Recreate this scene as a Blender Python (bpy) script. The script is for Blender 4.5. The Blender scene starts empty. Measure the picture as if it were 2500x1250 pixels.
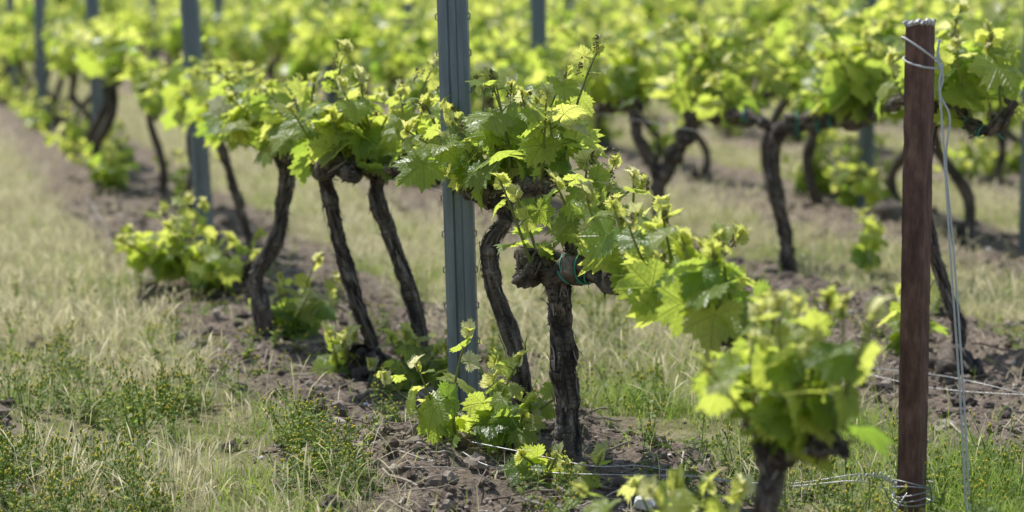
import bpy, math, numpy as np
from mathutils import Vector
scene=bpy.context.scene
K=0.268; PITCH=1.75; C1=1.6
def rowx(Y,c): return c-K*Y
RD=np.array([-K,1,0.])/math.sqrt(1+K*K)
# ------------------------------------------------ noise / ground height
def vnoise(x,y,scale,seed):
    r=np.random.default_rng(seed).random((256,256))
    x=np.asarray(x,float)/scale+1000.3; y=np.asarray(y,float)/scale+1000.7
    xi=np.floor(x).astype(int); yi=np.floor(y).astype(int); fx=x-xi; fy=y-yi
    fx=fx*fx*(3-2*fx); fy=fy*fy*(3-2*fy)
    a=r[xi%256,yi%256]; b=r[(xi+1)%256,yi%256]; c=r[xi%256,(yi+1)%256]; d=r[(xi+1)%256,(yi+1)%256]
    return (a*(1-fx)+b*fx)*(1-fy)+(c*(1-fx)+d*fx)*fy
def stripdist(x,y):
    c=x+K*y-C1+(vnoise(x,y,.5,5)-.5)*.26+(vnoise(x,y,.12,6)-.5)*.16
    return np.abs((c+PITCH/2)%PITCH-PITCH/2)
def soil(x,y):
    return np.clip((.56-stripdist(x,y))/.16,0,1)
def H(x,y):
    x=np.asarray(x,float); y=np.asarray(y,float)
    s=soil(x,y); near=np.clip((30-y)/15,0,1)
    h=.035*s+(vnoise(x,y,.7,1)-.5)*.05+(vnoise(x,y,.17,2)-.5)*(.012+.04*s)
    h+=near*s*((vnoise(x,y,.07,3)-.5)*.038+(vnoise(x,y,.035,4)-.5)*.022)
    return h*np.clip((80-np.abs(y))/40,0,1)-.015
def Hs(x,y): return float(H(np.array([x]),np.array([y]))[0])
# ------------------------------------------------ materials
def newmat(name):
    m=bpy.data.materials.new(name); m.use_nodes=True; nt=m.node_tree; nt.nodes.clear()
    return m,nt,nt.nodes.new,nt.links.new
def ramp(N,stops):
    r=N('ShaderNodeValToRGB'); cr=r.color_ramp
    while len(cr.elements)<len(stops): cr.elements.new(.5)
    for e,(p,c) in zip(cr.elements,stops): e.position=p; e.color=(*c,1)
    return r
def mth(N,L,op,a,b=None,c=None,clamp=False):
    n=N('ShaderNodeMath'); n.operation=op; n.use_clamp=clamp
    for i,v in enumerate((a,b,c)):
        if v is None: continue
        if isinstance(v,(int,float)): n.inputs[i].default_value=v
        else: L(v,n.inputs[i])
    return n.outputs[0]
def mat_leaf(name,base,trans,mixf,rough,veins=True,under=False):
    m,nt,N,L=newmat(name)
    at=N('ShaderNodeAttribute'); at.attribute_name='tint'
    out=N('ShaderNodeOutputMaterial'); mix=N('ShaderNodeMixShader'); mix.inputs[0].default_value=mixf
    P=N('ShaderNodeBsdfPrincipled'); T=N('ShaderNodeBsdfTranslucent')
    P.inputs['Roughness'].default_value=rough
    r1=ramp(N,base); r2=ramp(N,trans); L(at.outputs['Fac'],r1.inputs[0]); L(at.outputs['Fac'],r2.inputs[0])
    c1,c2=r1.outputs[0],r2.outputs[0]
    if under:   # leaf undersides are paler and felted
        g=N('ShaderNodeNewGeometry'); mx=N('ShaderNodeMixRGB'); mx.inputs[2].default_value=(.42,.48,.24,1)
        L(mth(N,L,'MULTIPLY',g.outputs['Backfacing'],.4),mx.inputs[0]); L(c1,mx.inputs[1]); c1=mx.outputs[0]
    if veins:
        uv=N('ShaderNodeUVMap'); sp=N('ShaderNodeSeparateXYZ'); L(uv.outputs[0],sp.inputs[0])
        ax=mth(N,L,'ABSOLUTE',sp.outputs[0]); y=sp.outputs[1]
        ds=[]
        for a in (0,50,106):
            a=math.radians(a)
            d=mth(N,L,'ABSOLUTE',mth(N,L,'SUBTRACT',mth(N,L,'MULTIPLY',ax,math.cos(a)),mth(N,L,'MULTIPLY',y,math.sin(a))))
            al=mth(N,L,'ADD',mth(N,L,'MULTIPLY',ax,math.sin(a)),mth(N,L,'MULTIPLY',y,math.cos(a)))
            bad=mth(N,L,'LESS_THAN',al,0.0)
            ds.append(mth(N,L,'ADD',d,bad))
        dm=mth(N,L,'MINIMUM',mth(N,L,'MINIMUM',ds[0],ds[1]),ds[2])
        v=mth(N,L,'SUBTRACT',1,mth(N,L,'DIVIDE',dm,.030),clamp=True)
        rad=mth(N,L,'SQRT',mth(N,L,'ADD',mth(N,L,'MULTIPLY',ax,ax),mth(N,L,'MULTIPLY',y,y)))
        side=mth(N,L,'PINGPONG',mth(N,L,'SUBTRACT',rad,mth(N,L,'MULTIPLY',dm,.9)),.075)
        sv=mth(N,L,'SUBTRACT',1,mth(N,L,'DIVIDE',side,.018),clamp=True)
        vv=mth(N,L,'MAXIMUM',v,mth(N,L,'MULTIPLY',sv,.55))
        for k,col in ((0,(.38,.46,.14)),(1,(.34,.44,.05))):
            mx=N('ShaderNodeMixRGB'); L(mth(N,L,'MULTIPLY',vv,.6),mx.inputs[0]); mx.inputs[2].default_value=(*col,1)
            L((c1,c2)[k],mx.inputs[1])
            if k==0: c1=mx.outputs[0]
            else: c2=mx.outputs[0]
        no=N('ShaderNodeTexNoise'); no.inputs['Scale'].default_value=7; L(uv.outputs[0],no.inputs['Vector'])
        hh=mth(N,L,'ADD',mth(N,L,'MULTIPLY',vv,-1.0),mth(N,L,'MULTIPLY',no.outputs[0],.9))
        bu=N('ShaderNodeBump'); bu.inputs['Strength'].default_value=.8; bu.inputs['Distance'].default_value=.003
        L(hh,bu.inputs['Height']); L(bu.outputs[0],P.inputs['Normal']); L(bu.outputs[0],T.inputs['Normal'])
    L(c1,P.inputs['Base Color']); L(c2,T.inputs['Color'])
    L(P.outputs[0],mix.inputs[1]); L(T.outputs[0],mix.inputs[2]); L(mix.outputs[0],out.inputs[0])
    return m
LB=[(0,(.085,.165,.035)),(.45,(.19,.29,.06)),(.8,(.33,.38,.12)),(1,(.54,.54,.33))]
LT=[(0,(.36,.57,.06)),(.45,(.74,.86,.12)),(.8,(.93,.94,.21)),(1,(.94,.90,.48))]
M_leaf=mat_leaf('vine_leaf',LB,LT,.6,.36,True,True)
M_leaf_far=mat_leaf('vine_leaf_plain',LB,LT,.6,.38,False,True)
M_stem=mat_leaf('green_stem',[(0,(.14,.18,.05)),(1,(.32,.34,.12))],[(0,(.35,.4,.06)),(1,(.55,.55,.12))],.35,.4,False)
M_bud=mat_leaf('flower_bud',[(0,(.16,.17,.06)),(1,(.34,.22,.12))],[(0,(.25,.3,.05)),(1,(.45,.32,.12))],.3,.6,False)
M_grass=mat_leaf('grass_blade',[(0,(.10,.17,.03)),(.35,(.2,.27,.07)),(.6,(.47,.43,.24)),(1,(.70,.63,.45))],
                [(0,(.33,.54,.06)),(.35,(.50,.61,.13)),(.6,(.72,.65,.36)),(1,(.86,.79,.55))],.5,.6,False)
M_yel=mat_leaf('yellow_flower',[(0,(.7,.6,.03)),(1,(.8,.66,.05))],[(0,(.8,.7,.03)),(1,(.8,.7,.05))],.3,.6,False)
def mat_simple(name,stops,scale=(20,20,20),rough=.8,bump=.5,bdist=.003,coords='Object',metal=0,detail=6,tint=False,tw=.6):
    m,nt,N,L=newmat(name); out=N('ShaderNodeOutputMaterial'); P=N('ShaderNodeBsdfPrincipled'); L(P.outputs[0],out.inputs[0])
    tc=N('ShaderNodeTexCoord'); mp=N('ShaderNodeMapping'); mp.inputs['Scale'].default_value=scale
    L(tc.outputs[coords],mp.inputs[0]); no=N('ShaderNodeTexNoise'); no.inputs['Scale'].default_value=1; no.inputs['Detail'].default_value=detail
    no.inputs['Roughness'].default_value=.65
    L(mp.outputs[0],no.inputs['Vector']); r=ramp(N,stops); f=no.outputs[0]
    if tint:
        at=N('ShaderNodeAttribute'); at.attribute_name='tint'
        f=mth(N,L,'ADD',mth(N,L,'MULTIPLY',f,1-tw),mth(N,L,'MULTIPLY',at.outputs['Fac'],tw))
    L(f,r.inputs[0]); L(r.outputs[0],P.inputs['Base Color'])
    P.inputs['Roughness'].default_value=rough; P.inputs['Metallic'].default_value=metal
    b=N('ShaderNodeBump'); b.inputs['Strength'].default_value=bump; b.inputs['Distance'].default_value=bdist
    L(no.outputs[0],b.inputs['Height']); L(b.outputs[0],P.inputs['Normal'])
    return m
M_bark=mat_simple('vine_bark',[(.25,(.010,.008,.007)),(.42,(.034,.026,.021)),(.6,(.15,.12,.095)),(.78,(.40,.34,.28))],(9,22,1),.9,.9,.006,'UV',tint=True,tw=.5)
M_tie=mat_simple('green_tie',[(.3,(.02,.26,.19)),(.7,(.06,.42,.32))],rough=.4)
M_steel=mat_simple('galvanised_steel',[(.25,(.12,.15,.165)),(.5,(.19,.225,.245)),(.75,(.29,.33,.345))],(30,30,4),.45,.15,.001,metal=.35)
M_rust=mat_simple('rusty_iron',[(.3,(.065,.032,.023)),(.5,(.14,.068,.048)),(.66,(.24,.13,.092)),(.82,(.42,.31,.25))],(45,45,14),.8,.6,.002)
M_wire=mat_simple('wire_steel',[(.3,(.3,.3,.29)),(.7,(.55,.55,.53))],(90,90,90),.4,metal=.4)
M_string=mat_simple('white_string',[(.3,(.5,.5,.46)),(.7,(.72,.72,.68))],(300,300,300),.9)
M_clod=mat_simple('soil_clod',[(.15,(.07,.052,.039)),(.45,(.18,.14,.106)),(.72,(.34,.28,.22)),(.97,(.62,.56,.48))],(60,60,60),.95,.8,.003,tint=True)
M_twig=mat_simple('dry_twig',[(.2,(.15,.10,.07)),(.6,(.42,.35,.27)),(.9,(.65,.58,.48))],(60,60,60),.8,tint=True)
M_stone=mat_simple('white_stone',[(.3,(.6,.58,.53)),(.7,(.85,.83,.78))],(30,30,30),.85)
def mat_ground():
    m,nt,N,L=newmat('vineyard_ground'); out=N('ShaderNodeOutputMaterial'); P=N('ShaderNodeBsdfPrincipled'); L(P.outputs[0],out.inputs[0])
    P.inputs['Roughness'].default_value=.95; P.inputs['Specular IOR Level'].default_value=.15
    tc=N('ShaderNodeTexCoord')
    def noise(s,d=6,r=.6):
        n=N('ShaderNodeTexNoise'); n.inputs['Scale'].default_value=s; n.inputs['Detail'].default_value=d; n.inputs['Roughness'].default_value=r
        L(tc.outputs['Object'],n.inputs['Vector']); return n.outputs[0]
    sp=N('ShaderNodeSeparateXYZ'); L(tc.outputs['Object'],sp.inputs[0])
    c=mth(N,L,'ADD',sp.outputs[0],mth(N,L,'MULTIPLY',sp.outputs[1],K))
    c=mth(N,L,'ADD',c,mth(N,L,'MULTIPLY',mth(N,L,'SUBTRACT',noise(4),.5),.5))
    c=mth(N,L,'SUBTRACT',c,C1)
    d=mth(N,L,'PINGPONG',mth(N,L,'ADD',c,PITCH*50),PITCH/2)
    s=mth(N,L,'SUBTRACT',1,mth(N,L,'DIVIDE',mth(N,L,'SUBTRACT',d,.44),.14,clamp=True),clamp=True)
    rs=ramp(N,[(.25,(.055,.040,.030)),(.42,(.155,.118,.088)),(.56,(.30,.24,.185)),(.73,(.56,.49,.41))]); L(noise(48,8,.8),rs.inputs[0])
    rg=ramp(N,[(.3,(.11,.12,.04)),(.5,(.25,.23,.11)),(.65,(.42,.37,.22)),(.8,(.26,.28,.09))]); L(noise(9,8,.75),rg.inputs[0])
    mx=N('ShaderNodeMixRGB'); L(s,mx.inputs[0]); L(rg.outputs[0],mx.inputs[1]); L(rs.outputs[0],mx.inputs[2])
    L(mx.outputs[0],P.inputs['Base Color'])
    b=N('ShaderNodeBump'); b.inputs['Strength'].default_value=1; b.inputs['Distance'].default_value=.016
    L(noise(70,8,.7),b.inputs['Height']); L(b.outputs[0],P.inputs['Normal'])
    return m
M_ground=mat_ground()
# ------------------------------------------------ mesh builder
class MB:
    def __init__(s): s.v=[];s.t=[];s.m=[];s.a=[];s.uv=[];s.n=0
    def add(s,v,t,mat=0,tint=.5,uv=None):
        v=np.asarray(v,float).reshape(-1,3); t=np.asarray(t,int).reshape(-1,3)
        s.v.append(v); s.t.append(t+s.n); s.m.append(np.full(len(t),mat,int))
        s.a.append(np.broadcast_to(np.asarray(tint,float),(len(v),)).copy())
        s.uv.append(np.zeros((len(v),2)) if uv is None else np.asarray(uv,float)); s.n+=len(v)
    def mesh(s,name,mats,smooth=True):
        v=np.concatenate(s.v);t=np.concatenate(s.t);m=np.concatenate(s.m);a=np.concatenate(s.a);uv=np.concatenate(s.uv)
        me=bpy.data.meshes.new(name); k=len(t)
        me.vertices.add(len(v)); me.vertices.foreach_set('co',v.astype(np.float32).ravel())
        me.loops.add(3*k); me.loops.foreach_set('vertex_index',t.astype(np.int32).ravel())
        me.polygons.add(k); me.polygons.foreach_set('loop_start',np.arange(0,3*k,3,dtype=np.int32))
        me.polygons.foreach_set('loop_total',np.full(k,3,np.int32))
        for mm in mats: me.materials.append(mm)
        me.polygons.foreach_set('material_index',m.astype(np.int32))
        me.polygons.foreach_set('use_smooth',np.full(k,smooth,bool))
        at=me.attributes.new('tint','FLOAT','POINT'); at.data.foreach_set('value',a.astype(np.float32))
        ul=me.uv_layers.new(name='UVMap'); ul.data.foreach_set('uv',uv[t.ravel()].astype(np.float32).ravel())
        me.update(calc_edges=True); return me
def obj(name,me,parent=None):
    o=bpy.data.objects.new(name,me); scene.collection.objects.link(o)
    if parent: o.parent=parent
    return o
def catmull(P,n):
    P=np.asarray(P,float)
    if len(P)==2: return P[0]+(P[1]-P[0])*np.linspace(0,1,n)[:,None]
    Q=np.vstack([2*P[0]-P[1],P,2*P[-1]-P[-2]]); T=np.linspace(0,len(P)-1-1e-6,n); i=T.astype(int); f=(T-i)[:,None]
    a,b,c,d=Q[i],Q[i+1],Q[i+2],Q[i+3]
    return .5*((2*b)+(-a+c)*f+(2*a-5*b+4*c-d)*f**2+(-a+3*b-3*c+d)*f**3)
def norm(v): v=np.asarray(v,float); return v/(np.linalg.norm(v)+1e-9)
def tube(mb,path,rad,seg=8,mat=0,tint=.5,bark=0,rng=None,caps=True):
    path=np.asarray(path,float); n=len(path); rad=np.broadcast_to(np.asarray(rad,float),(n,)).copy()
    tg=np.gradient(path,axis=0); tg/=np.linalg.norm(tg,axis=1)[:,None]+1e-9
    u=norm(np.cross(tg[0],[.3,.9,.2])); us=[]
    for i in range(n):
        u=norm(u-tg[i]*np.dot(u,tg[i])); us.append(u)
    us=np.array(us); ws=np.cross(tg,us)
    L=np.concatenate([[0],np.cumsum(np.linalg.norm(np.diff(path,axis=0),axis=1))])
    th=np.linspace(0,2*np.pi,seg+1)[:-1]
    R=np.repeat(rad[:,None],seg,1)
    if bark:
        sd=int(rng.integers(1e6)); A,LL=np.meshgrid(th/(2*np.pi),L); tw=rng.uniform(-.8,.8)
        def pn(na,ls,s):
            r=np.random.default_rng(s).random((na,400)); x=(A*na+LL*na*tw+na)%na; y=LL/ls
            xi=x.astype(int);yi=y.astype(int)%399;fx=x-xi;fy=y-np.floor(y); fx=fx*fx*(3-2*fx);fy=fy*fy*(3-2*fy)
            return (r[xi%na,yi]*(1-fx)+r[(xi+1)%na,yi]*fx)*(1-fy)+(r[xi%na,yi+1]*(1-fx)+r[(xi+1)%na,yi+1]*fx)*fy
        q=pn(3,.05,sd)-.5; w=1-np.abs(2*pn(8,.07,sd+1)-1); w2=pn(17,.04,sd+2); w3=pn(11,.018,sd+3)
        R=R*(1+bark*(.5*q+.3*(w-.5)+.4*(w2-.5)+.22*(w3-.5)))
        tt=np.clip(.0+.55*w2+.25*w+.2*w3,0,1).ravel()
        tint=tt
    V=path[:,None]+R[:,:,None]*(np.cos(th)[None,:,None]*us[:,None]+np.sin(th)[None,:,None]*ws[:,None])
    uv=np.stack([np.broadcast_to(th/(2*np.pi),(n,seg)),np.broadcast_to((L*9)[:,None],(n,seg))],-1).reshape(-1,2)
    uv[:,0]=np.abs(uv[:,0]-.5)*2
    V=V.reshape(-1,3)
    i,j=np.meshgrid(np.arange(n-1),np.arange(seg),indexing='ij'); j2=(j+1)%seg
    a=(i*seg+j).ravel();b=(i*seg+j2).ravel();c=((i+1)*seg+j2).ravel();d=((i+1)*seg+j).ravel()
    T=np.concatenate([np.stack([a,b,c],1),np.stack([a,c,d],1)])
    if caps:
        e=len(V); V=np.vstack([V,path[-1]+tg[-1]*rad[-1]*.4]); uv=np.vstack([uv,uv[-1]])
        T=np.vstack([T,[[ (n-1)*seg+k,(n-1)*seg+(k+1)%seg,e] for k in range(seg)]])
        if np.ndim(tint): tint=np.append(tint,.5)
    mb.add(V,T,mat,tint,uv)
# ---- leaf templates
ANG=np.array([0,15,27,50,68,82,108,135,160,176.]); RAD=np.array([1,.86,.70,.93,.8,.66,.78,.68,.5,.14])
def leaf_t(rng,hi):
    if hi:
        n=24; a=np.linspace(0,176,n); r=np.interp(a,ANG,RAD); teeth=np.where(np.arange(n)%2==0,1.09,.90); r=r*teeth; fr=[.3,.65,1]
    else:
        a=ANG[[0,2,3,5,6,8,9]]; r=RAD[[0,2,3,5,6,8,9]]; fr=[.55,1]
    a2=np.radians(np.concatenate([a,-a[::-1][:-1]])); r2=np.concatenate([r,r[::-1][:-1]])
    m=len(a2); rj=1+rng.normal(0,.04,m); r2=r2*rj
    V=[[0,0]]
    for f in fr:
        rr=r2*f if f==1 else f*(r2*.75+.25*r2.mean()*1.0)
        V+=list(np.stack([np.sin(a2)*rr,np.cos(a2)*rr],1))
    V=np.array(V); T=[[0,1+k,1+(k+1)%m] for k in range(m)]
    for q in range(len(fr)-1):
        o=1+q*m;p=o+m
        for k in range(m):
            k2=(k+1)%m; T+=[[o+k,p+k,p+k2],[o+k,p+k2,o+k2]]
    x,y=V[:,0],V[:,1]; rr=np.hypot(x,y); th=np.arctan2(x,y)
    z=rng.uniform(-.05,.38)*np.abs(x)-rng.uniform(.0,.45)*np.clip(y,0,9)**2-rng.uniform(-.05,.25)*rr**2
    z+=rng.uniform(.04,.12)*np.sin(rng.integers(2,5)*th+rng.uniform(0,6))*rr**2
    z+=.04*np.cos(th*7.2)*rr
    return np.stack([x,y,z],1),np.array(T)[:,::-1],V
rt=np.random.default_rng(11)
LH=[leaf_t(rt,True) for _ in range(12)]; LLo=[leaf_t(rt,False) for _ in range(8)]
def add_leaf(mb,rng,pos,ydir,nrm,size,tint,hi,fold=0):
    V,T,uv=(LH if hi else LLo)[rng.integers(12 if hi else 8)]
    y=norm(ydir); z=norm(nrm-y*np.dot(nrm,y)); x=np.cross(y,z)
    V=V.copy()
    if fold: V[:,2]+=fold*np.abs(V[:,0]); V[:,0]*=.6
    V[:,0]*=rng.uniform(.88,1.1)
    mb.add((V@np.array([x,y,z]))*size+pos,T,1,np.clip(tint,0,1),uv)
OC=np.array([[1,0,0],[-1,0,0],[0,1,0],[0,-1,0],[0,0,1],[0,0,-1.]]); OT=[[0,2,4],[2,1,4],[1,3,4],[3,0,4],[2,0,5],[1,2,5],[3,1,5],[0,3,5]]
def buds(mb,rng,p,d,L):
    d=norm(d)
    for k in range(26):
        s=rng.random(); o=rng.normal(0,1,3)*.0045*(1-.6*s)
        mb.add(OC*rng.uniform(.002,.0034)+p+d*L*s+o,OT,4,rng.uniform(0,1))
def shoot(mb,rng,p0,d,L,hi,ls=.062,tipb=True):
    ls=ls*(1.32 if hi else 1.18); p0=np.asarray(p0,float)
    n=6; d=norm(d); s=np.linspace(0,1,n)[:,None]; bend=rng.normal(0,.16,3)*L; bend[2]=abs(bend[2])*.4
    path=p0+d*L*s+bend*s**2
    tube(mb,path,np.linspace(.0046,.0022,n)*(1.1 if not hi else 1),6 if hi else 4,2,rng.uniform(.2,.8))
    k=max(3,int(L/(.045 if hi else .036))+1); az0=rng.uniform(0,6.28)
    for i in range(k):
        t=(i+.25)/k; p=p0+d*L*t+bend*t*t; az=az0+i*np.pi+rng.normal(0,.6)
        out=np.array([math.cos(az),math.sin(az),0]); sz=ls*(1.06-.62*t**1.5)*(.8+.2*min(1,t*4))*rng.uniform(.6,1.22)
        low=1-t
        pet=norm(out+np.array([0,0,rng.uniform(-.1,.9)-.15*low]))*sz*rng.uniform(.55,1.05)
        q=p+pet
        tube(mb,np.array([p,p+pet*.5+[0,0,.003],q]),[.0018,.0014,.0012],4,2,rng.uniform(.3,.9),caps=False)
        dn=rng.uniform(-1.5,.25) if t<.6 else rng.uniform(-.8,.9)
        yd=out*1.0+np.array([0,0,dn]); nr=np.array([0,0,.75])+rng.normal(0,.42,3)+out*.55
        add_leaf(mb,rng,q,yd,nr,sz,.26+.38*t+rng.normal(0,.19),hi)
    tip=p0+d*L+bend
    for i in range(3 if hi else 2):
        az=rng.uniform(0,6.28); out=np.array([math.cos(az),math.sin(az),0])
        add_leaf(mb,rng,tip-d*.008*i,out*.6+np.array([0,0,1.2]),-out+[0,0,.4],rng.uniform(.018,.04),rng.uniform(.65,1.0),hi,fold=.6)
    if hi and tipb and rng.random()<.55:
        t=rng.uniform(.75,1.0); buds(mb,rng,p0+d*L*t+bend*t*t+rng.normal(0,.006,3),[rng.normal(0,.25),rng.normal(0,.25),1],rng.uniform(.025,.045))
def lump(mb,rng,p,r,hi):
    nu,nv=(34,22) if hi else (10,7)
    path=np.array(p)+np.array([[0,0,z] for z in np.linspace(-.8*r,1.0*r,nv)])
    rad=r*np.sqrt(np.clip(1-np.linspace(-.8,.98,nv)**2,.04,1))
    path+=rng.normal(0,.05*r,(nv,3)); tube(mb,path,rad,nu,0,bark=1.3,rng=rng)
def flakes(mb,rng,P,rad,n):
    for _ in range(n):
        i=rng.integers(2,len(P)-4); t=norm(P[i+1]-P[i]); a=rng.normal(0,1,3); o=norm(a-t*np.dot(a,t)); sd=np.cross(t,o)
        L=rng.uniform(.02,.075); w=rng.uniform(.0015,.0045); c=P[i]+o*rad[i]*rng.uniform(.98,1.14)
        s=np.linspace(-1,1,5); V=[]; cu=rng.uniform(.002,.014)*rng.choice([-1,1])
        for q in s:
            b=c+t*L*q*.5+o*(abs(cu)*max(0,q*np.sign(cu))**2+.001); ww=w*(1-.6*abs(q)); V+=[b-sd*ww,b+sd*ww]
        T=[]
        for k in range(4): T+=[[2*k,2*k+1,2*k+3],[2*k,2*k+3,2*k+2]]
        mb.add(V,T,0,rng.uniform(.2,1.0))
def arm(mb,rng,pts,r0,r1,hi,dens=15,L=(.12,.25),ls=.062,tie=0,bias=(0,0,0),start=0.,tpos=None):
    n=70 if hi else 12; r0*=.85; r1*=.85
    P=catmull(pts,n); P[1:]+=np.cumsum(rng.normal(0,.0016 if hi else .003,(n-1,3)),0)
    rad=np.linspace(r0,r1,n)*(1+(.55 if hi else .25)*np.abs(np.sin(np.linspace(0,rng.uniform(9,14),n)+rng.uniform(0,3)))**3)
    if hi: rad[:4]*=[.6,.8,.92,.98]
    tube(mb,P,rad,28 if hi else 7,0,bark=.95,rng=rng)
    if hi: flakes(mb,rng,P,rad,60)
    if hi:   # old pruning knuckles
        for _ in range(5):
            i=rng.integers(3,n-3); sd=norm(rng.normal(0,1,3)+[0,0,.5]); q=P[i]+sd*rad[i]*rng.uniform(1.4,2.2)
            tube(mb,np.array([P[i],(P[i]+q)/2,q]),[rad[i]*.75,rad[i]*.6,rad[i]*.4],12,0,bark=.9,rng=rng)
    LL=np.linalg.norm(np.diff(P,axis=0),axis=1).sum(); k=max(2,int(LL*dens*(1.05 if hi else 1.0)+.5))
    for i in range(k):
        f=start+(1-start)*(i+rng.uniform(.1,.9))/k; p=P[int(f*(n-1))]
        sd=norm([rng.normal(0,.5),rng.normal(0,.5),.9]); q=p+sd*rng.uniform(.015,.05)
        tube(mb,np.array([p,(p+q)/2+rng.normal(0,.003,3),q]),[r1*.9,r1*.8,r1*.55],8 if hi else 5,0,bark=.5,rng=rng)
        d=np.array([rng.normal(0,.5),rng.normal(0,.5),1])+np.array(bias)
        shoot(mb,rng,q,d,rng.uniform(*L),hi,ls)
    for tt in range(tie):
        i=rng.integers(n//4,3*n//4) if tpos is None else int(tpos[tt]*n); t=norm(P[i+1]-P[i]); u=norm(np.cross(t,[0,0,1])); w=np.cross(t,u); a=np.linspace(0,6.28*1.6,30)
        r=rad[i]*1.15+.002
        hp=P[i]+r*(np.cos(a)[:,None]*u+np.sin(a)[:,None]*w)+t*(a/6.28*.011)[:,None]
        hp=np.vstack([hp,hp[-1]+[.02,-.01,-.01],hp[-1]+[.04,-.012,-.03]])
        tube(mb,hp,.0021,5,3)
    return P
def sucker(mb,rng,p,n,L,hi,ls=.05,spread=.6):
    for _ in range(n):
        d=np.array([rng.normal(0,spread),rng.normal(0,spread),1]); shoot(mb,rng,np.array(p)+rng.normal(0,.012,3)*[1,1,.3],d,rng.uniform(L*.6,L),hi,ls,tipb=False)
def trunk(mb,rng,pts,r0,r1,hi,flare=.25):
    n=190 if hi else 16; P=catmull(pts,n); P[1:]+=np.cumsum(rng.normal(0,.0006 if hi else .002,(n-1,3))*[1,1,0],0)
    r0*=.88; r1*=.88
    s=np.linspace(0,1,n); rad=r0+(r1-r0)*s; rad=rad*(1+.35*np.exp(-s*18)+.10*np.sin(s*17+rng.uniform(0,6))+flare*np.exp(-((s-1)/.08)**2))
    if hi: rad[-8:]*=np.linspace(1,.55,8)
    tube(mb,P,rad,46 if hi else 8,0,bark=.75 if hi else .5,rng=rng)
    if hi: flakes(mb,rng,P,rad,170)
    return P
VM=[M_bark,M_leaf,M_stem,M_tie,M_bud]; VMF=[M_bark,M_leaf_far,M_stem,M_tie,M_bud]
def mkvine(seed,tr,r0,r1,arms,hi=True,lumps=(),suckers=(),ups=(),armr=(.022,.014)):
    rng=np.random.default_rng(seed); mb=MB(); x0,y0,_=tr[0]; g=Hs(x0,y0); off=np.array([x0,y0,g])
    tr=[np.array(p)-[x0,y0,0] for p in tr]; tr[0]=tr[0]-[0,0,.03]
    trunk(mb,rng,tr,r0,r1,hi)
    for a in arms:
        a=dict(a); pts=[np.array(p)-[x0,y0,0] for p in a.pop('pts')]; rr=a.pop('r',armr); arm(mb,rng,pts,rr[0],rr[1],hi,**a)
    for (p,r) in lumps: lump(mb,rng,np.array(p)-[x0,y0,0],r,hi)
    for s in suckers: sucker(mb,rng,np.array(s[0])-[x0,y0,0],s[1],s[2],hi,*(s[3:]))
    for (p,d,L) in ups:
        q=np.array(p)-[x0,y0,0]; shoot(mb,rng,q,d,L,hi,.044); buds(mb,rng,q+norm(d)*L*.8+[.012,0,0],[.2,0,1],.045)
    o=obj('grape_vine',mb.mesh('grape_vine',VM)); o.location=off; return o
# ---- hero vines of the near row
mkvine(1,[(.44,4.22,0),(.445,4.2,.16),(.44,4.2,.28),(.45,4.2,.35)],.022,.020,[
  dict(pts=[(.45,4.2,.35),(.50,4.17,.375),(.57,4.12,.39)],r=(.02,.012),dens=34,L=(.13,.23),ls=.052,bias=(0,0,.2)),
  dict(pts=[(.45,4.2,.35),(.44,4.32,.40),(.40,4.5,.45)],r=(.02,.012),dens=22,L=(.12,.22),ls=.052,bias=(0,0,.2))],
  suckers=[((.36,4.5,.02),5,.28,.05,.6),((.33,4.75,.02),4,.2,.05,.7)],ups=[((.50,4.17,.40),(.1,0,1),.24)])
mkvine(2,[(.143,5.79,0),(.135,5.79,.18),(.121,5.78,.375),(.112,5.78,.52)],.032,.030,[
  dict(pts=[(.115,5.78,.51),(.08,5.78,.53),(.05,5.77,.525),(.025,5.76,.50)],r=(.034,.024),dens=9,L=(.12,.2),start=.4,bias=(0,.5,.6),ls=.046),
  dict(pts=[(.10,5.76,.50),(.16,5.73,.53),(.22,5.68,.52),(.27,5.45,.52),(.33,5.2,.5)],r=(.034,.013),dens=14,L=(.12,.22),tie=3,tpos=(.14,.26,.3),ls=.056,start=.42),
  dict(pts=[(.12,5.80,.50),(.14,5.86,.56),(.17,5.95,.60)],r=(.02,.014),dens=22,L=(.12,.2),ls=.05,start=.5),
  dict(pts=[(.33,5.2,.5),(.37,4.95,.5),(.42,4.75,.48)],r=(.013,.009),dens=22,L=(.10,.2),ls=.056)],
  suckers=[((.07,5.70,.02),2,.12,.045),((.16,5.6,.02),2,.1,.04)],ups=[((.26,5.5,.54),(.15,0,1),.22)])
mkvine(3,[(.042,6.3,0),(.021,6.3,.166),(-.037,6.3,.345),(-.060,6.3,.472),(-.023,6.3,.556),(-.040,6.3,.61)],.026,.022,[
  dict(pts=[(-.04,6.3,.60),(.0,6.22,.625),(.06,6.1,.635),(.09,5.98,.64)],dens=25,L=(.14,.26),ls=.064,bias=(0,0,.3)),
  dict(pts=[(-.04,6.3,.60),(-.09,6.34,.61),(-.15,6.5,.63),(-.2,6.75,.65)],dens=15,L=(.10,.22),ls=.060)],
  lumps=[((-.03,6.12,.02),.06)],
  suckers=[((-.06,6.08,.03),6,.24,.050),((-.15,6.0,.02),3,.32,.048,.35),((.02,6.0,.02),2,.13,.045)],
  ups=[((.12,6.05,.68),(.12,0,1),.32),((.0,6.2,.66),(-.1,.1,1),.26),((-.1,6.3,.64),(.15,0,1),.26)])
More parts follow.
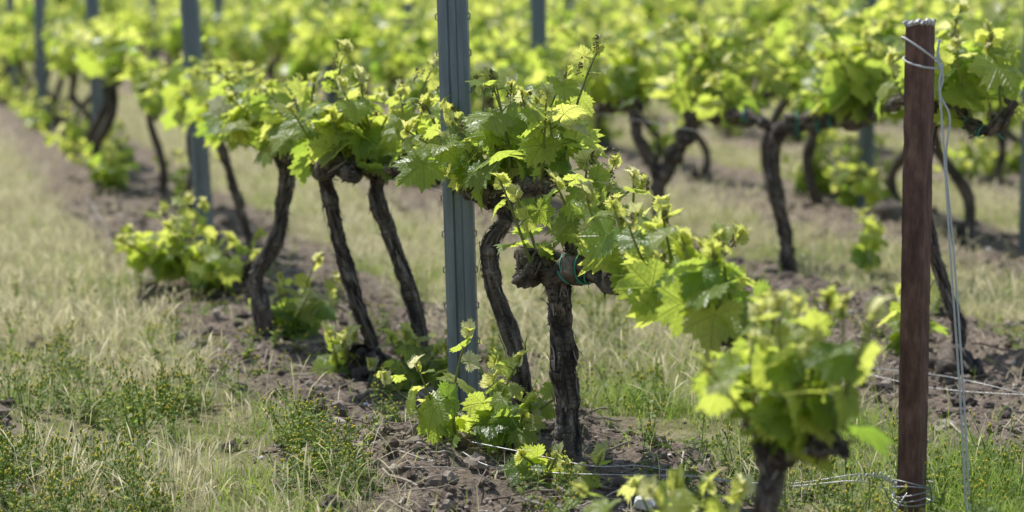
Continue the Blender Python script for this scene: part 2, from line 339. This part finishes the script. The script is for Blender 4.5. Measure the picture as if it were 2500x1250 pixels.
mkvine(4,[(-.253,7.2,0),(-.277,7.2,.175),(-.32,7.2,.32),(-.374,7.2,.452),(-.408,7.2,.56),(-.40,7.2,.65)],.024,.024,[
  dict(pts=[(-.40,7.2,.64),(-.36,7.12,.67),(-.29,6.95,.68)],r=(.030,.020),dens=20,L=(.13,.26),tie=1,ls=.060,bias=(0,0,.3)),
  dict(pts=[(-.40,7.2,.64),(-.46,7.3,.665),(-.52,7.5,.65)],r=(.030,.020),dens=18,L=(.12,.24),ls=.060,bias=(0,0,.3))],
  lumps=[((-.30,7.1,.03),.065)],suckers=[((-.27,7.0,.04),6,.2,.046,.8),((-.15,6.95,.04),4,.24,.042)],ups=[((-.31,7.0,.7),(.1,0,1),.27)])
mkvine(5,[(-.40,7.3,0.02),(-.407,7.28,.09),(-.449,7.25,.217),(-.492,7.25,.362),(-.516,7.25,.46),(-.54,7.25,.57),(-.565,7.25,.67)],.024,.023,[
  dict(pts=[(-.565,7.25,.65),(-.50,7.15,.665),(-.43,7.05,.66)],r=(.030,.022),dens=18,L=(.12,.24),ls=.060,bias=(0,0,.3)),
  dict(pts=[(-.565,7.25,.65),(-.60,7.4,.66),(-.66,7.6,.65)],r=(.026,.017),dens=18,L=(.10,.22),ls=.060)],
  lumps=[((-.44,7.22,.03),.075)],suckers=[((-.50,7.2,.04),6,.14,.038)],ups=[((-.52,7.2,.7),(-.05,0,1),.3)])
mkvine(6,[(-.784,7.93,0),(-.82,7.93,.15),(-.823,7.93,.244),(-.773,7.93,.324),(-.744,7.93,.443),(-.728,7.93,.563),(-.755,7.93,.65)],.029,.025,[
  dict(pts=[(-.755,7.93,.64),(-.70,7.8,.66),(-.63,7.6,.66)],dens=22,L=(.11,.22),ls=.068),
  dict(pts=[(-.755,7.93,.64),(-.84,8.1,.65),(-.92,8.45,.64)],dens=20,L=(.10,.2),ls=.063)],
  suckers=[((-.72,8.0,.04),7,.22,.05,.7)])
mkvine(7,[(-1.06,10.2,0),(-1.12,10.2,.226),(-1.17,10.2,.4),(-1.21,10.2,.56)],.019,.019,[
  dict(pts=[(-1.21,10.2,.55),(-1.12,9.8,.57),(-1.03,9.4,.57),(-.98,9.0,.6)],dens=15,L=(.12,.26),ls=.07),
  dict(pts=[(-1.21,10.2,.55),(-1.28,10.5,.57),(-1.35,10.8,.57)],dens=15,L=(.12,.26),ls=.07)],
  lumps=[((-1.04,9.05,.03),.085)],suckers=[((-1.10,9.0,.05),8,.24,.055,1.0),((-1.26,9.2,.08),11,.28,.06,1.1)],hi=True)
# ---- second row, irregular old vines
mkvine(8,[(1.33,7.5,0),(1.375,7.5,.11),(1.345,7.5,.23),(1.30,7.5,.4),(1.27,7.5,.6),(1.30,7.5,.82)],.024,.020,[
  dict(pts=[(1.29,7.5,.86),(1.34,7.46,.82),(1.40,7.4,.765),(1.45,7.36,.77),(1.5,7.3,.85)],dens=14,L=(.14,.26),tie=2,ls=.066,bias=(0,0,.6)),
  dict(pts=[(1.30,7.5,.84),(1.27,7.7,.84),(1.22,8.0,.8)],dens=8,L=(.1,.2))],lumps=[((1.35,7.42,.0),.07)],
  suckers=[((1.26,7.75,.05),5,.25,.05)])
mkvine(9,[(1.13,10.,0),(1.12,10,.145),(1.09,10,.28),(1.07,10,.446),(1.08,10,.547),(1.13,9.97,.60)],.031,.032,[
  dict(pts=[(1.12,9.97,.59),(1.2,9.92,.615),(1.28,9.85,.635),(1.36,9.75,.64),(1.43,9.6,.67)],r=(.038,.022),dens=26,L=(.18,.38),tie=3,ls=.068,start=.6,bias=(.1,0,.6),tpos=(.1,.35,.5)),
  dict(pts=[(1.1,10,.56),(1.0,10.1,.62),(.9,10.3,.62)],r=(.02,.014),dens=4,start=.8,L=(.12,.24),tie=1)],
  suckers=[((1.45,10,.05),4,.26,.055)])
mkvine(10,[(.65,10.9,0),(.655,10.9,.15),(.65,10.9,.305),(.60,10.9,.42),(.56,10.9,.50),(.555,10.9,.62)],.030,.027,[
  dict(pts=[(.65,10.9,.27),(.72,10.88,.38),(.78,10.85,.47),(.84,10.8,.60)],r=(.034,.032),dens=1,start=.95,L=(.12,.2)),
  dict(pts=[(.84,10.8,.59),(.93,10.7,.60),(1.0,10.6,.59),(1.05,10.5,.62)],r=(.034,.026),dens=16,L=(.2,.38),tie=3,tpos=(.3,.45,.7),ls=.068,bias=(0,0,.8),start=.2),
  dict(pts=[(.555,10.9,.62),(.48,11.1,.62),(.40,11.4,.6)],r=(.028,.018),dens=15,L=(.16,.36),tie=1,ls=.068,bias=(0,0,.4)),
  dict(pts=[(.84,10.8,.62),(.86,10.9,.7),(.92,11.0,.74)],r=(.022,.017),dens=22,L=(.14,.3),ls=.068,start=.4)])
# ---- variants for the other vines
def variant(q,Lr,ls,dens,up=0,sk=.65):
    rng=np.random.default_rng(100+q); mb=MB(); hx=rng.normal(0,.08); hh=rng.uniform(.50,.62)+up
    tr=[(0,0,-.03),(rng.normal(0,.05),rng.normal(0,.05),.2),(hx*.5+rng.normal(0,.06),rng.normal(0,.05),.4),(hx,0,hh)]
    r=rng.uniform(.018,.032); trunk(mb,rng,tr,r,r*.85,False); hd=np.array([hx,0,hh-.01])
    for sg in (-1,1):
        e=hd+RD*sg*rng.uniform(.3,.48)+[0,0,rng.normal(0,.05)]; md=(hd+e)/2+rng.normal(0,.03,3)
        arm(mb,rng,[hd,md,e],.024,.014,False,dens=dens*rng.uniform(.7,1.15),L=Lr,ls=ls,bias=(0,0,.1))
    if rng.random()<.7: lump(mb,rng,np.array([rng.normal(0,.04),rng.normal(0,.04),.03]),rng.uniform(.06,.11),False)
    if rng.random()<sk: sucker(mb,rng,np.array([rng.normal(0,.1),rng.normal(0,.1),.03]),rng.integers(4,12),.32,False,.058,.7)
    return mb.mesh('grape_vine_v',VMF)
VA=[variant(q,(.12,.28),.073,17,sk=.35) for q in range(6)]
VB=[variant(20+q,(.16,.48),.079,19,sk=.8) for q in range(13)]
rng=np.random.default_rng(77)
def inst(x,y,parent=None,name='grape_vine',vs=VB):
    o=obj(name,vs[rng.integers(len(vs))],parent); o.location=(x,y,Hs(x,y)-.01)
    o.rotation_euler=(rng.normal(0,.03),rng.normal(0,.03),(math.pi if rng.random()<.5 else 0)+rng.normal(0,.15)); s=rng.uniform(.85,1.15); o.scale=(s,s,s)
for Y in (11.3,12.3,13.2,14.1): inst(rowx(Y,C1)+rng.normal(0,.05),Y,vs=VA)
Y=15.0
while Y<24: inst(rowx(Y,C1)+rng.normal(0,.06),Y,vs=VA); Y+=rng.uniform(.85,1.1)
for Y in (12.2,13.4,14.2,15.3,16.2,17.1,18.2,19.1,20.2): inst(rowx(Y,C1+PITCH)+rng.normal(0,.08),Y)
Y=9.2
while Y<22: inst(rowx(Y,C1+2*PITCH)+rng.normal(0,.1),Y); Y+=rng.uniform(.8,1.05)
def in_view(x,y): return abs(x)<.21*y+1.8
k=0
while k<19:
    c=C1+k*PITCH; e=bpy.data.objects.new('vineyard_row',None); scene.collection.objects.link(e)
    Y={0:24.5,1:21.0,2:22.5}.get(k,8.0)
    while Y<64:
        x=rowx(Y,c)+rng.normal(0,.14)
        if in_view(x,Y) and rng.random()>.05: inst(x,Y,e,'vine')
        Y+=rng.uniform(.78,1.02)
    k+=1
e=bpy.data.objects.new('vineyard_row',None); scene.collection.objects.link(e)
for Y in np.arange(8.2,30,1.0):
    inst(rowx(Y,C1-PITCH-.12),Y,e,'vine')
# ------------------------------------------------ posts
def steel_mesh(h,w=.078):
    mb=MB(); a=w/2
    pr=[(-a+.006,.034),(-a,.034),(-a,-.006),(-a*.72,-.012),(-a*.34,-.012),(-a*.22,-.004),(a*.22,-.004),(a*.34,-.012),(a*.72,-.012),(a,-.006),(a,.034),(a-.006,.034)]
    t=.0025; pr=np.array(pr); inner=pr.copy(); inner[:,1]+=t; inner[:3,0]+=t; inner[-3:,0]-=t; inner[0,1]=inner[-1,1]=.034-t
    loop=np.vstack([pr,inner[::-1]]); n=len(loop); zs=np.array([-.3,h])
    V=np.concatenate([np.c_[loop,np.full(n,z)] for z in zs]); T=[]
    for k in range(n):
        k2=(k+1)%n; T+=[[k,k2,n+k2],[k,n+k2,n+k]]
    for k in range(len(pr)-1):
        b=n; i2=n-1-k; T+=[[b+k,b+k+1,b+i2-1],[b+k,b+i2-1,b+i2]]
    mb.add(V,T,0)
    for z in np.arange(.12,h-.03,.095):
        for s in (-1,1):
            p=np.array([[s*a,.008,z],[s*(a+.006),.008,z+.001],[s*(a+.0065),.008,z+.014],[s*(a+.001),.008,z+.017]]); tube(mb,p,.0019,5,0)
    return mb.mesh('steel_post',[M_steel],smooth=False)
SM=steel_mesh(1.75)
def post(x,y,lean=0,parent=None,name='metal_vineyard_post',rz=-.1):
    o=obj(name,SM,parent); o.location=(x,y,Hs(x,y)-.02); o.rotation_euler=(rng.normal(0,.008),lean,rz); return o
post(-.125,6.43,-.029); post(-1.40,11.15,-.055); post(-2.60,15.5,-.035); post(-3.72,19.5,-.02); post(-4.9,24.2,-.02)
post(.15,12.6,-.015); post(-1.28,17.4,-.01); post(-2.6,22.0,-.02)
post(2.24,10.6,0.0); post(1.82,12.6,.0); post(.42,18.3,0); post(-.93,22.5,-.02); post(2.15,17.6,0)
er=bpy.data.objects.new('distant_post_row',None); scene.collection.objects.link(er)
for k in range(1,18):
    c=C1+k*PITCH; Y=24+rng.uniform(0,5) if k>2 else 27
    while Y<58:
        x=rowx(Y,c)
        if in_view(x,Y) and rng.random()<.85: post(x+rng.normal(0,.04),Y,rng.normal(0,.02),er,'post')
        Y+=5.0
# rust angle-iron post
mb=MB(); th=math.radians(30); d1=np.array([-math.cos(th),math.sin(th)]); d2=np.array([math.sin(th),math.cos(th)]); Lf=.050; tk=.005
loop=[np.zeros(2),d1*Lf,d1*Lf+d2*tk,d1*tk+d2*tk,d2*Lf+d1*tk,d2*Lf]; n=6; zs=np.linspace(-.3,1.105,60); V=[]
rr=np.random.default_rng(3)
for i,z in enumerate(zs):
    for j,p in enumerate(loop):
        q=p+rr.normal(0,.0005,2); dz=0
        if i==59: dz=rr.uniform(-.008,.006)
        V.append([q[0],q[1],z+dz])
T=[]
for i in range(59):
    for k in range(n):
        a=i*n+k;b=i*n+(k+1)%n; T+=[[a,b,b+n],[a,b+n,a+n]]
b=59*n; T+=[[b,b+1,b+2],[b,b+2,b+3],[b,b+3,b+4],[b,b+4,b+5]]
mb.add(V,T,0)
for A,B in ((d1*Lf,np.zeros(2)),(np.zeros(2),d2*Lf)):
    s=np.linspace(-.06,1,12)[:,None]; pp=A+(B-A)*s+(d2 if np.allclose(B,0) else d1)*tk*.5
    tube(mb,np.c_[pp,1.106+rr.normal(0,.0025,12)],.0055+rr.uniform(-.001,.002,12),7,1,bark=.8,rng=rr)
rp=obj('rusty_angle_iron_post',mb.mesh('rust_post',[M_rust,mat_simple('worn_metal',[(.3,(.3,.27,.25)),(.7,(.6,.57,.54))],(80,80,80),.5)],smooth=False))
RX,RY=.905,5.38; rp.location=(RX,RY,0)
# wires & string
def wire(name,paths,r,mat,seg=6):
    mb=MB()
    for p,n in paths: tube(mb,catmull(p,n),r,seg,0)
    return obj(name,mb.mesh(name,[mat]))
def G(x,y,dz=.02): return (x,y,Hs(x,y)+dz)
W=[]; ct=np.array([RX-.01,RY+.02,0])
for zz,r in ((.085,.043),(.075,.047),(.06,.041),(.045,.048),(.052,.044)):
    a=np.linspace(0,6.28,22); W.append((np.c_[ct[0]+r*np.cos(a),ct[1]+r*np.sin(a)*.9,zz+.007*np.sin(a*1.5+zz*99)],60))
W.append(([(RX-.05,RY-.02,.085),(.78,5.36,.11),(.62,5.38,.085),(.45,5.45,.08),(.3,5.5,.10),(.18,5.58,.085),(.02,5.75,.085),(-.10,5.85,.09)],160))
W.append(([(RX-.05,RY-.02,.065),(.77,5.38,.09),(.6,5.42,.07),(.42,5.43,.09),(.25,5.5,.08),(.10,5.62,.06),(-.05,5.7,.06),(-.12,5.8,.075)],160))
W.append(([(RX-.03,RY-.03,.07),(.83,5.3,.03),(.76,5.25,.01),(.72,5.2,.0)],40))
a=np.linspace(0,50,240); base=catmull([(RX-.05,RY-.02,.085),(.82,5.36,.108),(.76,5.36,.10)],240)
W.append((base+np.c_[np.zeros(240),.006*np.cos(a),.006*np.sin(a)],240))
wire('loose_trellis_wire',W,.0015,M_wire)
wire('ground_wire',[([G(-2.05,11.8,.15),G(-1.85,11.2,.03),G(-1.65,10.2,.01),G(-1.35,9.2,.015)],60),
  ([G(1.5,6.6,.06),G(1.2,6.9,.03),G(.9,7.3,.05),G(.6,7.9,.03)],60),([G(1.6,6.5,.03),G(1.25,6.8,.06),G(.95,7.6,.03),G(.8,8.6,.05)],60)],.0013,M_wire)
W=[]
for k in range(0,5):
    pts=[]
    for Y in np.arange(6.4 if k==0 else 9.5,30,1.5): pts.append((rowx(Y,C1+k*PITCH)+.01,Y,.60+.012*math.sin(Y*2)+(.02 if k==0 else .0)))
    W.append((pts,len(pts)*3))
wire('cordon_wire',W,.0012,M_wire,4)
S=[]
a=np.linspace(0,6.28*1.0,24); S.append((np.c_[RX-.008+.043*np.cos(a),RY+.02+.04*np.sin(a),1.045-.03*np.cos(a)*1.0],60))
S.append((np.c_[RX-.004+.043*np.cos(a),RY+.02+.04*np.sin(a),1.02-.012*np.cos(a+1)],60))
S.append(([(RX+.028,RY-.0,1.07),(RX+.022,RY-.01,1.03),(RX+.030,RY-.015,1.0),(RX+.026,RY-.02,.97),(RX+.035,RY-.03,.85),(RX+.052,RY-.05,.6),(RX+.075,RY-.07,.3),(RX+.092,RY-.1,.0)],120))
S.append(([(RX+.024,RY-.01,1.04),(RX+.034,RY-.015,.99),(RX+.028,RY-.02,.95),(RX+.048,RY-.03,.9),(RX+.042,RY-.03,.8),(RX+.060,RY-.05,.6),(RX+.083,RY-.07,.3),(RX+.100,RY-.1,.0)],120))
wire('white_string',S,.0024,M_string)
# ------------------------------------------------ ground sheet
def axis(lo,hi,st,far0,far1,g):
    c=list(np.arange(lo,hi,st)); s=st; x=hi
    while x<far1: c.append(x); s*=g; x+=s
    c.append(far1); s=st; x=lo-st; l=[]
    while x>far0: l.append(x); s*=g; x-=s
    l.append(far0); return np.array(l[::-1]+c)
xs=axis(-1.8,2.0,.014,-1500,1500,1.07); ys=axis(4.6,10.0,.017,-300,2500,1.04)
X,Yg=np.meshgrid(xs,ys,indexing='ij'); Z=H(X,Yg); nx,ny=X.shape
i,j=np.meshgrid(np.arange(nx-1),np.arange(ny-1),indexing='ij'); a=(i*ny+j).ravel();b=((i+1)*ny+j).ravel()
mb=MB(); mb.add(np.stack([X,Yg,Z],-1).reshape(-1,3),np.concatenate([np.stack([a,b,b+1],1),np.stack([a,b+1,a+1],1)]))
obj('ground',mb.mesh('ground',[M_ground]))
# ------------------------------------------------ clods, stones, twigs
import bmesh
def ico(sub):
    bm=bmesh.new(); bmesh.ops.create_icosphere(bm,subdivisions=sub,radius=1); r=(np.array([v.co[:] for v in bm.verts]),np.array([[v.index for v in f.verts] for f in bm.faces])); bm.free(); return r
IC1,IC2=ico(1),ico(2)
rg=np.random.default_rng(9)
def rocks(name,N,y0,y1,smin,smax,mat,pw=3,tlo=0,thi=1,sf=.5,te=1.3,ic=IC2,mb=None):
    IV,IT=ic
    Y=y0*(y1/y0)**rg.random(N); X=rg.uniform(-.24,.24,N)*Y; s=soil(X,Y); keep=(s>sf)|(rg.random(N)<.03); X,Y=X[keep],Y[keep]; Z=H(X,Y); n=len(X)
    sz=smin+(smax-smin)*rg.random(n)**pw; shp=1+rg.normal(0,.2,(30,len(IV)))[:, :]
    V=IV[None]*(shp[rg.integers(30,size=n)])[:,:,None]*(sz[:,None]*rg.uniform(.6,1.2,(n,3)))[:,None,:]*np.array([1,1,.75])
    an=rg.uniform(0,6.28,n); ca,sa=np.cos(an)[:,None],np.sin(an)[:,None]; V=np.stack([V[:,:,0]*ca-V[:,:,1]*sa,V[:,:,0]*sa+V[:,:,1]*ca,V[:,:,2]],-1)
    V+=np.stack([X,Y,Z+sz*.15],-1)[:,None]
    T=(IT[None]+np.arange(n)[:,None,None]*len(IV)).reshape(-1,3)
    new=mb is None
    if new: mb=MB()
    mb.add(V.reshape(-1,3),T,0,np.repeat(tlo+(thi-tlo)*rg.random(n)**te,len(IV)))
    if new: return obj(name,mb.mesh(name,[mat],smooth=False))
mb=MB(); rocks('',28000,4.9,14,.002,.010,M_clod,1.5,ic=IC1,mb=mb,te=.9); rocks('',7500,4.9,15,.006,.030,M_clod,4,te=1.7,mb=mb)
obj('soil_clods',mb.mesh('soil_clods',[M_clod],smooth=False))
rocks('pale_stones',450,4.9,14,.003,.012,M_stone,3)
mb=MB(); IV,IT=IC2; V=IV*[.045,.03,.022]*(1+np.random.default_rng(4).normal(0,.12,(len(IV),1))); mb.add(V,IT); o=obj('white_stone',mb.mesh('white_stone',[M_stone],smooth=False)); o.location=(.315,5.40,Hs(.315,5.40)+.015)
mb=MB()
for _ in range(1300):
    Y=5*(3.2)**rg.random(); c=C1+rg.choice([0,0,0,1,2])*PITCH+rg.normal(0,.27); x=rowx(Y,c); L=rg.uniform(.02,.24)*(.4+.6*rg.random()); az=rg.uniform(0,3.14)
    t=np.linspace(-.5,.5,6); px=x+np.cos(az)*L*t; py=Y+np.sin(az)*L*t; pz=H(px,py).max()+.004+rg.uniform(-.2,.25)*L*t
    tube(mb,np.c_[px,py,pz+rg.normal(0,.002,6)],rg.uniform(.0008,.0036),5,0,rg.random())
obj('pruned_twigs',mb.mesh('twigs',[M_twig]))
# ------------------------------------------------ grass
def blades(mb,X,Y,h,w,tint,lean,ts=(0,.35,.7,1),wp=(1,.85,.55,0)):
    n=len(X); Z=H(X,Y)-.004; az=rg.uniform(0,6.28,n); d=np.stack([np.cos(az),np.sin(az),0*az],-1); sz=rg.uniform(0,6.28,n); sd=np.stack([np.cos(sz),np.sin(sz),0*sz],-1)
    B=np.stack([X,Y,Z],-1); vs=[]
    for t,p in zip(ts,wp):
        c=B+d*(lean*h*t**2)[:,None]; c[:,2]+=h*(t-.35*np.minimum(lean,1.2)*t*t)
        if p==0: vs.append(c)
        else: vs+= [c-sd*(w*p*.5)[:,None],c+sd*(w*p*.5)[:,None]]
    V=np.stack(vs,1); k=V.shape[1]; F=np.array([[0,1,3],[0,3,2],[2,3,5],[2,5,4],[4,5,6]])
    T=(F[None]+np.arange(n)[:,None,None]*k).reshape(-1,3); mb.add(V.reshape(-1,3),T,0,np.repeat(np.clip(tint,0,1),k))
def scatter(N,y0,y1,pw,half=.25,extra=.3):
    u=rg.random(N); e=pw; Y=(y0**e+u*(y1**e-y0**e))**(1/e); X=rg.uniform(-1,1,N)*(half*Y+extra); return X,Y
def greenness(x,y):
    c=x+K*y
    g=.38+1.4*(vnoise(x,y,.45,21)-.5)+.9*(vnoise(x,y,.12,22)-.5)
    g+=.75*np.clip((c-1.9)/.5,0,1)*np.clip((3.1-c)/.3,0,1)*np.clip((7.8-y)/1.5,0,1)
    g+=.30*np.clip((1.0-c)/.5,0,1)*np.clip((6.6-y)/.8,0,1)
    g-=.12*np.clip((y-6.8)/1.5,0,1)
    return np.clip(g,0.04,1)
mb=MB()
X,Y=scatter(340000,4.7,34,.5); s=soil(X,Y); dens=np.clip(vnoise(X,Y,.2,31)*2.0-.32,.06,1)
keep=rg.random(len(X))<np.where(s>.5,.045,(1-s)*dens); X,Y=X[keep],Y[keep]; n=len(X); g=greenness(X,Y); isg=rg.random(n)<g
f=np.sqrt(np.maximum(Y,6)/6)
h=np.where(isg,rg.uniform(.025,.10,n),rg.uniform(.025,.10,n))*(.35+1.3*vnoise(X,Y,.22,32)); w=rg.uniform(.0016,.0034,n)*f
tint=np.where(isg,rg.uniform(.0,.45,n),rg.uniform(.5,1,n)); blades(mb,X,Y,h,w,tint,rg.uniform(.1,1.5,n))
print('blades',n)
X,Y=scatter(150000,4.7,30,.6); s=soil(X,Y); c=X+K*Y; al=(c>2.05)&(Y>6.8)
p=(1-s)*np.where(al,.55,1.1-greenness(X,Y))*np.clip(vnoise(X,Y,.4,33)*1.9-.45,0,1); keep=rg.random(len(X))<p; X,Y,al=X[keep],Y[keep],al[keep]; n=len(X)
blades(mb,X,Y,rg.uniform(.07,.17,n)*np.where(al,1.35,1.05),rg.uniform(.0013,.0024,n)*np.sqrt(Y/6),rg.uniform(.55,1,n),rg.uniform(.05,.9,n),(0,.55,.85,1),(.6,.6,2.2,0))
for (tx,ty,nn,hh) in [(.38,6.9,260,.15),(.30,6.95,160,.12),(.46,6.8,160,.13),(1.05,5.9,300,.13),(1.15,5.75,300,.14),(1.0,5.6,260,.12),(1.2,6.1,260,.12),(-.45,5.35,60,.1),(.8,7.2,120,.1),(.6,6.9,90,.1),(1.1,5.4,260,.13),(1.05,5.2,260,.13)]:
    X=rg.normal(tx,.05,nn);Y=rg.normal(ty,.06,nn); blades(mb,X,Y,rg.uniform(.4,1,nn)*hh,rg.uniform(.002,.0036,nn),rg.uniform(0,.4,nn),rg.uniform(.2,1.2,nn))
obj('grass',mb.mesh('grass',[M_grass]))
# ------------------------------------------------ groundsel weeds
def weed(mb,rng,x,y,hh):
    z=Hs(x,y)
    for _ in range(rng.integers(1,5)):
        top=np.array([x+rng.normal(0,.035),y+rng.normal(0,.035),z+hh*rng.uniform(.6,1)]); b=np.array([x,y,z-.005]); P=catmull([b,(b+top)/2+rng.normal(0,.01,3),top],7); tube(mb,P,np.linspace(.0018,.001,7),4,0,rng.uniform(.1,.5))
        for k in range(12):
            t=rng.uniform(.1,.95); p=P[int(t*6)]; az=rng.uniform(0,6.28); o=np.array([math.cos(az),math.sin(az),rng.uniform(0,.7)]); L=rng.uniform(.015,.036)*(1.2-.6*t); sd=np.array([-math.sin(az),math.cos(az),0])*L*.17
            V=[p,p+o*L*.3+sd*.7,p+o*L*.45+sd*2.1,p+o*L*.6+sd,p+o*L+[0,0,-.2*L],p+o*L*.6-sd,p+o*L*.45-sd*2.1,p+o*L*.3-sd*.7]
            mb.add(V,[[0,1,7],[1,2,3],[1,3,5],[1,5,7],[5,6,7],[3,4,5]],0,rng.uniform(0.1,.42))
        for k in range(rng.integers(2,7)):
            q=top+rng.normal(0,.013,3); tube(mb,np.array([P[5],q]),.0008,3,0,.3,caps=False); mb.add(OC*[.0025,.0025,.005]+q,OT,0,.2)
            if rng.random()<.7: mb.add(OC*[.0036,.0036,.0028]+q+[0,0,.005],OT,1,rng.random())
mb=MB(); rw=np.random.default_rng(5); cnt=0
while cnt<560:
    y=rw.uniform(5.0,9.5); x=rw.uniform(-.24,.24)*y; c=x+K*y
    inpatch=(c<1.2 and y<6.9)
    if not inpatch and rw.random()>(.4 if 2.0<c<2.7 and y<8 else .16): continue
    if vnoise(np.array([x]),np.array([y]),.3,41)[0]<.47: continue
    weed(mb,rw,x,y,rw.uniform(.04,.17)*(1 if c<1.15 or c>2 else .6)); cnt+=1
obj('groundsel_weeds',mb.mesh('groundsel_weeds',[M_grass,M_yel]))
# ------------------------------------------------ distant trees (beyond the vineyard)
mb=MB(); rd=np.random.default_rng(8)
for k in range(46):
    cx=-75+k*3.4+rd.normal(0,1); cy=rd.uniform(95,120); hh=rd.uniform(5,9); tube(mb,np.array([[cx,cy,-.2],[cx+.2,cy,hh*.3],[cx,cy,hh*.6]]),[.25,.2,.1],7,1)
    n=420; th=rd.uniform(0,6.28,n); u=rd.random(n)**.4; ph=rd.uniform(-1,1,n); lob=1+.3*np.sin(th*3+k)
    P=np.stack([cx+np.cos(th)*np.sqrt(1-ph**2)*u*3*lob,cy+np.sin(th)*np.sqrt(1-ph**2)*u*3*lob,hh*.55+ph*u*hh*.5],-1)
    q=rd.normal(0,.35,(n,3,3)); V=(P[:,None]+q).reshape(-1,3); mb.add(V,np.arange(3*n).reshape(-1,3),0,np.repeat(rd.uniform(0,.3,n),3))
obj('distant_trees',mb.mesh('distant_trees',[M_grass,M_bark],smooth=False))
# ------------------------------------------------ light
S=Vector((-.36,.56,1.0)).normalized()
w=bpy.data.worlds.new('World'); scene.world=w; w.use_nodes=True; nt=w.node_tree; bg=nt.nodes['Background']; sk=nt.nodes.new('ShaderNodeTexSky'); sk.sky_type='NISHITA'; sk.sun_disc=False
sk.sun_elevation=math.asin(S.z); sk.sun_rotation=math.atan2(S.x,S.y); nt.links.new(sk.outputs[0],bg.inputs[0]); bg.inputs[1].default_value=.15
sl=bpy.data.lights.new('sun','SUN'); sl.energy=5; sl.angle=math.radians(.53); sl.color=(1,.97,.92); so=bpy.data.objects.new('sun',sl); scene.collection.objects.link(so)
so.rotation_euler=(-S).to_track_quat('-Z','Y').to_euler()
scene.view_settings.view_transform='Standard'; scene.view_settings.look='None'; scene.view_settings.exposure=0
# ------------------------------------------------ camera
cam=bpy.data.cameras.new('camera'); co=bpy.data.objects.new('camera',cam); scene.collection.objects.link(co); scene.camera=co
cam.sensor_width=36; cam.lens=86.4; cam.clip_end=5000; cam.clip_start=.1
co.location=(0,0,1.2); co.rotation_euler=(math.radians(90-6.42),0,0)
cam.dof.use_dof=True; cam.dof.focus_distance=5.95; cam.dof.aperture_fstop=2.7
